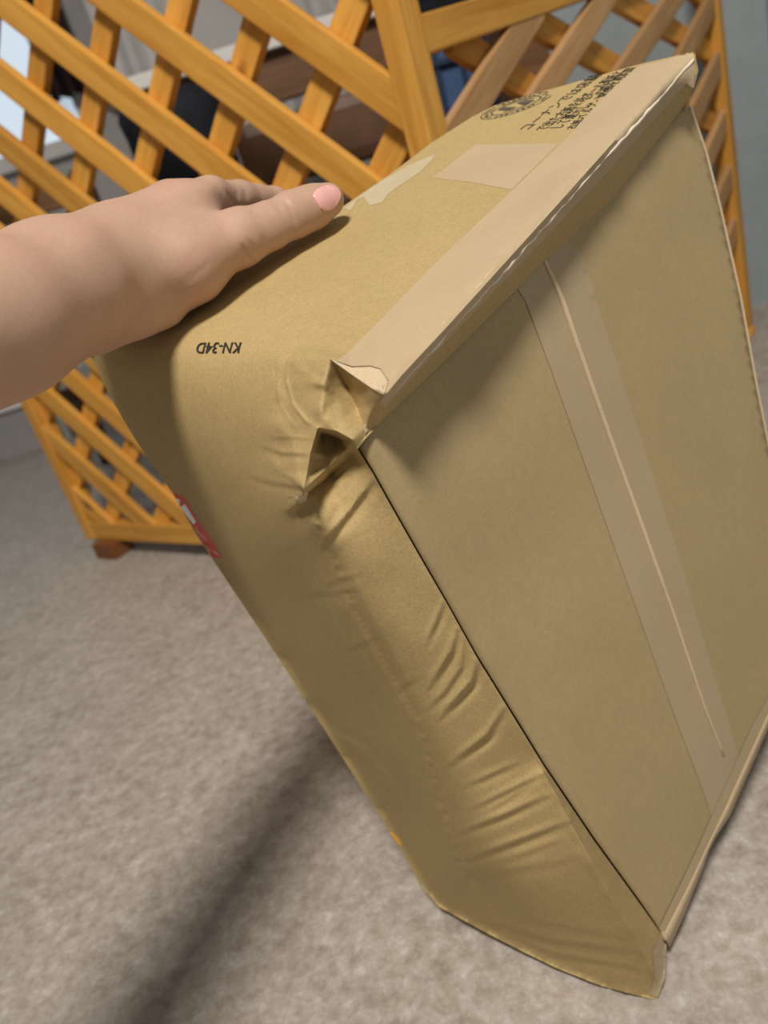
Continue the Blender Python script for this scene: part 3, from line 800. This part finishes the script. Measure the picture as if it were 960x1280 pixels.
M_SKIN = skin_mat()
M_NAIL = plain('nail', (0.78, 0.42, 0.40), 0.22, 0.05, 120, 0.5)
person = mesh_obj('person', hand_room, HQ, M_SKIN)
tag(person, 'bare forearm and hand gripping the upper edge of the cardboard box, thumb on top', 'person')
hand_bvh = BVHTree.FromPolygons([Vector(v) for v in hand_room], [tuple(map(int, t)) for t in HQ])
NAIL = [(390, 244), (393, 239), (397, 235.5), (404, 232), (412, 230.5), (419, 232), (424.5, 236), (427, 242), (426, 249), (422.5, 256), (417, 261), (411, 264), (405, 264), (400, 261), (395, 254)]
V, F, nb = patch(NAIL, 1.6)
z = drop(hand_bvh, V, 0) * S
dn = np.clip(dist_poly(V, NAIL) / 4, 0, 1); z = smooth_field(z, F, 10, 1.0)
z = z - .0001 - .0006 * dn ** .6
P = np.stack([(V[:, 0] - 480) / FPX * z, (V[:, 1] - 640) / FPX * z, z], 1) @ ROT.T + CPOS
nl = mesh_obj('thumbnail', P, F, M_NAIL, person); nl['label'] = 'pink glossy thumbnail'
nl.modifiers.new('thickness', 'SOLIDIFY').thickness = .0006

# ---------------------------------------------------------------- lattice panels
def lattice(name, origin, d, label, slats_a, slats_b, width, height, bottom, mats, wa, post=0.032, rail_h=None, right_post=True, top_pts=None):
    d = np.array(d, float); d /= np.linalg.norm(d); up = np.array([0, 0, 1.0]); nn = np.cross(d, up)   # nn points to the viewer's side
    if nn[1] > 0: nn = -nn
    root = empty(name, tuple(origin)); tag(root, label, 'lattice panel', 'folding lattice screen')
    def bar(nm, p, q, w, t, off, mat):
        p, q = np.array(p, float), np.array(q, float); v = q - p; L = np.linalg.norm(v)
        if L < .02: return None
        ax = (d * v[0] + up * v[1]) / L; c = (p + q) / 2
        o3 = origin + d * c[0] + up * c[1] + nn * off
        return frame_obj(nm, box_bm(L, t, w, .0022), mat, root, o3, ax, -nn if False else np.cross(np.cross(ax, nn), ax), np.cross(ax, nn))
    def clip(p, v):
        """line through p along v inside the frame"""
        ts = []
        x0, x1, y0, y1 = .012, width - .012, bottom + .012, height - .012
        t0, t1 = -9., 9.
        for a, dv, l, h in ((p[0], v[0], x0, x1), (p[1], v[1], y0, y1)):
            ta, tb = (l - a) / dv, (h - a) / dv
            t0, t1 = max(t0, min(ta, tb)), min(t1, max(ta, tb))
        if top_pts:                # stay under the sloping top rail
            (ax_, ay_), (bx_, by_) = top_pts; m = (by_ - ay_) / (bx_ - ax_); g = v[1] - m * v[0]
            te = (ay_ + m * (p[0] - ax_) - .006 - p[1]) / g
            if g > 0: t1 = min(t1, te)
            else: t0 = max(t0, te)
        return (t0, t1) if t1 > t0 + .02 else None
    for (mat, off, sl, va) in ((mats[0], .0066, slats_a, wa[0]), (mats[1], -.0066, slats_b, wa[1])):
        for p, v in sl:
            v = np.array(v, float) / np.linalg.norm(v); c = clip(p, v)
            if c: bar('slat', np.array(p) + v * c[0], np.array(p) + v * c[1], va, .012, off, mat)
    bar('post', (post / 2, bottom), (post / 2, height), post, .032, 0, mats[2])
    if right_post: bar('post', (width - post / 2, bottom), (width - post / 2, height), post, .032, 0, mats[2])
    bar('rail', (post, bottom + .016), (width - post, bottom + .016), .033, .028, 0, mats[2])
    tp = top_pts or ((post, height - .016), (width - post, height - .016))
    bar('rail', tp[0], tp[1], .034, .028, 0, mats[2])
    return root, d, nn
P1 = floor_at(117, 669, .03); P2 = floor_at(268, 676, .03)
dL = P2 - P1; dL[2] = 0; dL /= np.linalg.norm(dL)
orgL = P1.copy(); orgL[2] = 0
A_sl = [((c_, 0), (1, -1)) for c_ in [.020, .137, .2545, .378, .489, .593, .696, .80] + [.9035 + .1208 * k for k in range(8)]]
B_sl = [((.525 + m / 2, .525 - m / 2), (1, .87)) for m in [-.059 + .1345 * k for k in range(-7, 8)]]
rootL, dL, nL = lattice('lattice_panel', orgL, dL, 'tall orange-stained wooden lattice panel behind the arm, standing on a small foot', A_sl, B_sl,
                        .899, .92, .03, (M_WOOD, M_WOOD, M_WOOD), (.034, .031), post=.026)
def foot(root, s, dd, nn, org):
    o3 = org + dd * s + np.array([0, 0, .0148]) + nn * .01
    frame_obj('foot', box_bm(.058, .045, .0285, .002), M_FOOT_SHADE, root, o3, dd, np.cross(np.array([0, 0, 1.]), dd), np.array([0, 0, 1.]))
foot(rootL, .066, dL, nL, orgL); foot(rootL, .86, dL, nL, orgL)

orgR = orgL + dL * .862 - nL * .030
RP = floor_at(931, 414); dR = RP - orgR; dR[2] = 0; wR = np.linalg.norm(dR); dR /= wR
def on_panel(px, py, off=0.0):
    """panel coordinates (along, up) of the point seen at a picture position"""
    nn = np.cross(dR, [0, 0, 1.0]); nn = nn if nn[1] < 0 else -nn
    d_ = ROT @ ray(px, py); t = ((orgR + nn * off - CPOS) @ nn) / (d_ @ nn); q_ = CPOS + d_ * t - orgR
    return np.array([q_ @ dR, q_[2]])
def slat_set(pairs, off, before, after):
    L = [(on_panel(*a, off), on_panel(*b, off)) for a, b in pairs]
    v = np.mean([(b - a) / np.linalg.norm(b - a) for a, b in L], axis=0); m = [(a + b) / 2 for a, b in L]
    step = (m[-1] - m[0]) / (len(m) - 1); out = [(m[0] - step * k, v) for k in range(before, 0, -1)]
    out += [((a + b) / 2, b - a) for a, b in L] + [(m[-1] + step * k, v) for k in range(1, after + 1)]
    return out
fa = slat_set([((659, 24), (592, 131)), ((754, 0), (687, 103)), ((841, 0), (790, 75))], .0066, 2, 5)
fb = slat_set([((580, 59), (671, 119)), ((667, 28), (770, 87)), ((774, 0), (873, 59))], -.0066, 2, 5)
r0, r1 = on_panel(535, 42, .01), on_panel(700, -11, .01)
rs = (r1 - r0) / (r1 - r0)[0]
rootR, dR, nR_ = lattice('lattice_panel', orgR, dR, 'lower orange lattice panel with front slats coloured as lit behind the box, by the blue-grey wall', fa, fb,
                         wR + .004, .72, .012, (M_WOOD_LIT, M_WOOD, M_WOOD), (.034, .034), post=.026, top_pts=(tuple(r0 + rs * (.012 - r0[0])), tuple(r0 + rs * (wR - .02 - r0[0]))))
foot_o = None
for s in (.03, wR - .03):
    o3 = orgR + dR * s + np.array([0, 0, .006])
    frame_obj('foot', box_bm(.036, .05, .012, .001), M_WOOD, rootR, o3, dR, np.cross(np.array([0, 0, 1.]), dR), np.array([0, 0, 1.]))

# ---------------------------------------------------------------- things seen through the lattice (far out of focus)
M_DESKTOP = plain('white_laminate', (0.80, 0.79, 0.77), 0.4, 0.03, 10)
M_BLACK = plain('black_cloth', (0.012, 0.013, 0.020), 0.8, 0.3, 40)
M_LEATHER = plain('brown_leather', (0.12, 0.062, 0.034), 0.45, 0.2, 20)
M_BLUE = plain('blue_plastic', (0.075, 0.15, 0.32), 0.5, 0.15, 10)
M_GREY = plain('grey_paint', (0.36, 0.35, 0.34), 0.6, 0.06, 8)
M_TAN = plain('tan_board', (0.42, 0.29, 0.18), 0.7, 0.1, 20)
M_CURT = plain('brown_curtain', (0.075, 0.045, 0.04), 0.9, 0.2, 12)
M_PALE = plain('pale_curtain', (0.78, 0.76, 0.74), 0.9, 0.06, 12)

def glow_mat():
    m, nt, p = new_mat('window_pane')
    p.inputs['Base Color'].default_value = (0.7, 0.8, 0.9, 1); p.inputs['Roughness'].default_value = 0.3
    p.inputs['Emission Color'].default_value = (0.72, 0.86, 1.0, 1); p.inputs['Emission Strength'].default_value = 0.62
    return m
# window with daylight behind frosted glass
win = empty('window_1', (-1.35, 3.19, .92)); win['kind'] = 'structure'
block('window_frame', (-2.15, 3.15, .88), (-.62, 3.21, .93), M_DESKTOP, win); block('window_frame', (-2.15, 3.15, 2.05), (-.62, 3.21, 2.10), M_DESKTOP, win)
block('window_frame', (-2.19, 3.15, .88), (-2.15, 3.21, 2.10), M_DESKTOP, win); block('window_frame', (-.62, 3.15, .88), (-.58, 3.21, 2.10), M_DESKTOP, win)
block('pane', (-2.15, 3.165, .93), (-.62, 3.185, 2.05), glow_mat(), win, bevel=0)

def curtain(name, x0, x1, y, z0, z1, mat, label, waves, amp):
    bm = bmesh.new(); n = 90; rows = []
    for z in (z0, (z0 + z1) / 2, z1):
        rows.append([bm.verts.new((x0 + (x1 - x0) * k / n, y + amp * math.sin(waves * 2 * math.pi * k / n) * (1.15 if z == z0 else .9), z)) for k in range(n + 1)])
    for r in range(2):
        for k in range(n): bm.faces.new((rows[r][k], rows[r][k + 1], rows[r + 1][k + 1], rows[r + 1][k]))
    o = bm_obj(name, bm, mat, None, True); o.modifiers.new('thickness', 'SOLIDIFY').thickness = .004
    return tag(o, label, 'curtain')
curtain('curtain', -.66, -.52, 3.05, 1.03, 2.3, M_CURT, 'dark brown curtain hanging beside the bright window, seen through the lattice', 3, .03)
curtain('curtain', -.44, .50, 3.05, .03, 2.3, M_PALE, 'pale grey pleated curtain behind the desk, seen through the lattice', 8, .035)

# desk with a white top and brown apron
desk = empty('desk', (.02, 1.98, 0)); tag(desk, 'brown wooden desk with a white top standing behind the lattice panel', 'desk')
block('tabletop', (-.30, 1.72, .752), (.31, 2.30, .778), M_DESKTOP, desk)
block('apron', (-.26, 1.745, .665), (.29, 1.775, .750), M_BROWN, desk)
for x in (-.27, .255):
    for y in (1.75, 2.24): block('leg', (x, y, 0), (x + .045, y + .045, .751), M_DARKWOOD, desk)
# leather chair under the desk
ch = empty('chair', (.09, 1.5, 0)); tag(ch, 'brown leather chair pushed up to the desk behind the lattice', 'chair')
block('seat', (-.05, 1.38, .40), (.23, 1.70, .47), M_LEATHER, ch, .02); block('backrest', (-.05, 1.34, .50), (.23, 1.385, .60), M_LEATHER, ch, .02)
for x in (-.03, .18):
    block('leg', (x, 1.40, 0), (x + .035, 1.435, .40), M_DARKWOOD, ch); block('leg', (x, 1.68, 0), (x + .035, 1.715, .40), M_DARKWOOD, ch)
    block('back_support', (x, 1.352, .40), (x + .03, 1.378, .56), M_DARKWOOD, ch)
# dark bag below the desk
def soft_box(name, lo, hi, mat, r, parent=None):
    lo, hi = np.array(lo), np.array(hi); bm = box_bm(*(hi - lo), bevel=r, seg=4)
    for v in bm.verts: v.co += Vector((math.sin(v.co.z * 37 + v.co.x * 21), math.sin(v.co.x * 33), math.sin(v.co.y * 29 + v.co.x * 11))) * .006
    o = bm_obj(name, bm, mat, parent, True); c = (lo + hi) / 2
    o.location = c - (np.array(parent.location) if parent else 0); return o
bag = empty('bag', (-.15, 1.56, 0)); tag(bag, 'large black bag standing on the floor in front of the desk', 'bag')
soft_box('bag_body', (-.235, 1.44, .0), (-.06, 1.69, .71), M_BLACK, .07, bag)
# grey carton on the desk
ct = empty('carton', (.0, 1.95, .778)); tag(ct, 'taupe carton standing on the white desk top', 'box')
block('carton_body', (-.10, 1.85, .7785), (.16, 2.1, .99), M_GREY, ct); block('lid', (-.105, 1.845, .99), (.165, 2.105, 1.02), M_GREY, ct)
# wooden chair by the window
wc = empty('wooden_chair', (-.52, 1.9, 0)); tag(wc, 'dark wooden chair left of the desk, in front of the bright window', 'chair')
block('seat', (-.70, 1.74, .42), (-.36, 2.08, .455), M_BROWN, wc)
for x in (-.69, -.405):
    block('leg', (x, 1.75, 0), (x + .034, 1.784, .66), M_DARKWOOD, wc); block('leg', (x, 2.04, 0), (x + .034, 2.074, .42), M_DARKWOOD, wc)
block('rail', (-.66, 1.756, .60), (-.40, 1.78, .655), M_BROWN, wc); block('rail', (-.66, 1.756, .50), (-.40, 1.78, .53), M_BROWN, wc)
block('rail', (-.66, 1.756, .22), (-.40, 1.78, .25), M_DARKWOOD, wc)
# low white platform with grey front at the far left
pl = empty('low_shelf', (-1.6, 2.8, 0)); tag(pl, 'low shelf with a grey front and white top at the far left under the window', 'shelf')
block('front_panel', (-2.6, 2.56, 0), (-.92, 2.60, .150), M_GREY, pl); block('shelf_board', (-2.6, 2.54, .150), (-.90, 3.0, .185), M_DESKTOP, pl)
jar = empty('jar', (-1.28, 2.68, .185)); tag(jar, 'dark jar with a brown base on the low white shelf', 'jar')
def lathe(prof, mat, name, parent, cx, cy, z0, seg=24):
    bm = bmesh.new(); rings = []
    for r, z in prof: rings.append([bm.verts.new((r * math.cos(2 * math.pi * k / seg), r * math.sin(2 * math.pi * k / seg), z)) for k in range(seg)])
    for a, b in zip(rings[:-1], rings[1:]):
        for k in range(seg): bm.faces.new((a[k], a[(k + 1) % seg], b[(k + 1) % seg], b[k]))
    bm.faces.new(rings[0][::-1]); bm.faces.new(rings[-1])
    o = bm_obj(name, bm, mat, parent, True); o.location = np.array([cx, cy, z0]) - np.array(parent.location); return o
lathe([(.045, 0), (.06, .02), (.065, .10), (.05, .13)], M_BROWN, 'jar_body', jar, -1.28, 2.68, .1855)
lathe([(.05, 0), (.052, .02), (.02, .04)], M_BLACK, 'lid', jar, -1.28, 2.68, .316)
# blue crate with a grid of ribs, right of the corner post
cr = empty('crate', (.42, 1.95, 0)); tag(cr, 'blue plastic crate with a grid of ribs between the corner post and the door trim', 'crate')
block('crate_body', (.335, 1.86, .0), (.515, 2.2, .70), M_BLUE, cr, .008)
M_BLUED = plain('dark_blue_plastic', (0.025, 0.05, 0.11), 0.5, 0.15, 10)
for k in range(4): block('rib', (.335 + .056 * k, 1.85, .0), (.347 + .056 * k, 1.86, .70), M_BLUED, cr, .002)
for k in range(7): block('rib', (.335, 1.842, .05 + .1 * k), (.515, 1.85, .062 + .1 * k), M_BLUED, cr, .002)
tv = empty('television', (.42, 1.95, .70)); tag(tv, 'black flat screen with a grey lower edge standing on the blue crate', 'television')
block('screen', (.325, 1.93, .72), (.518, 1.96, 1.05), M_BLACK, tv); block('base', (.36, 1.9, .70), (.48, 2.02, .72), M_GREY, tv)
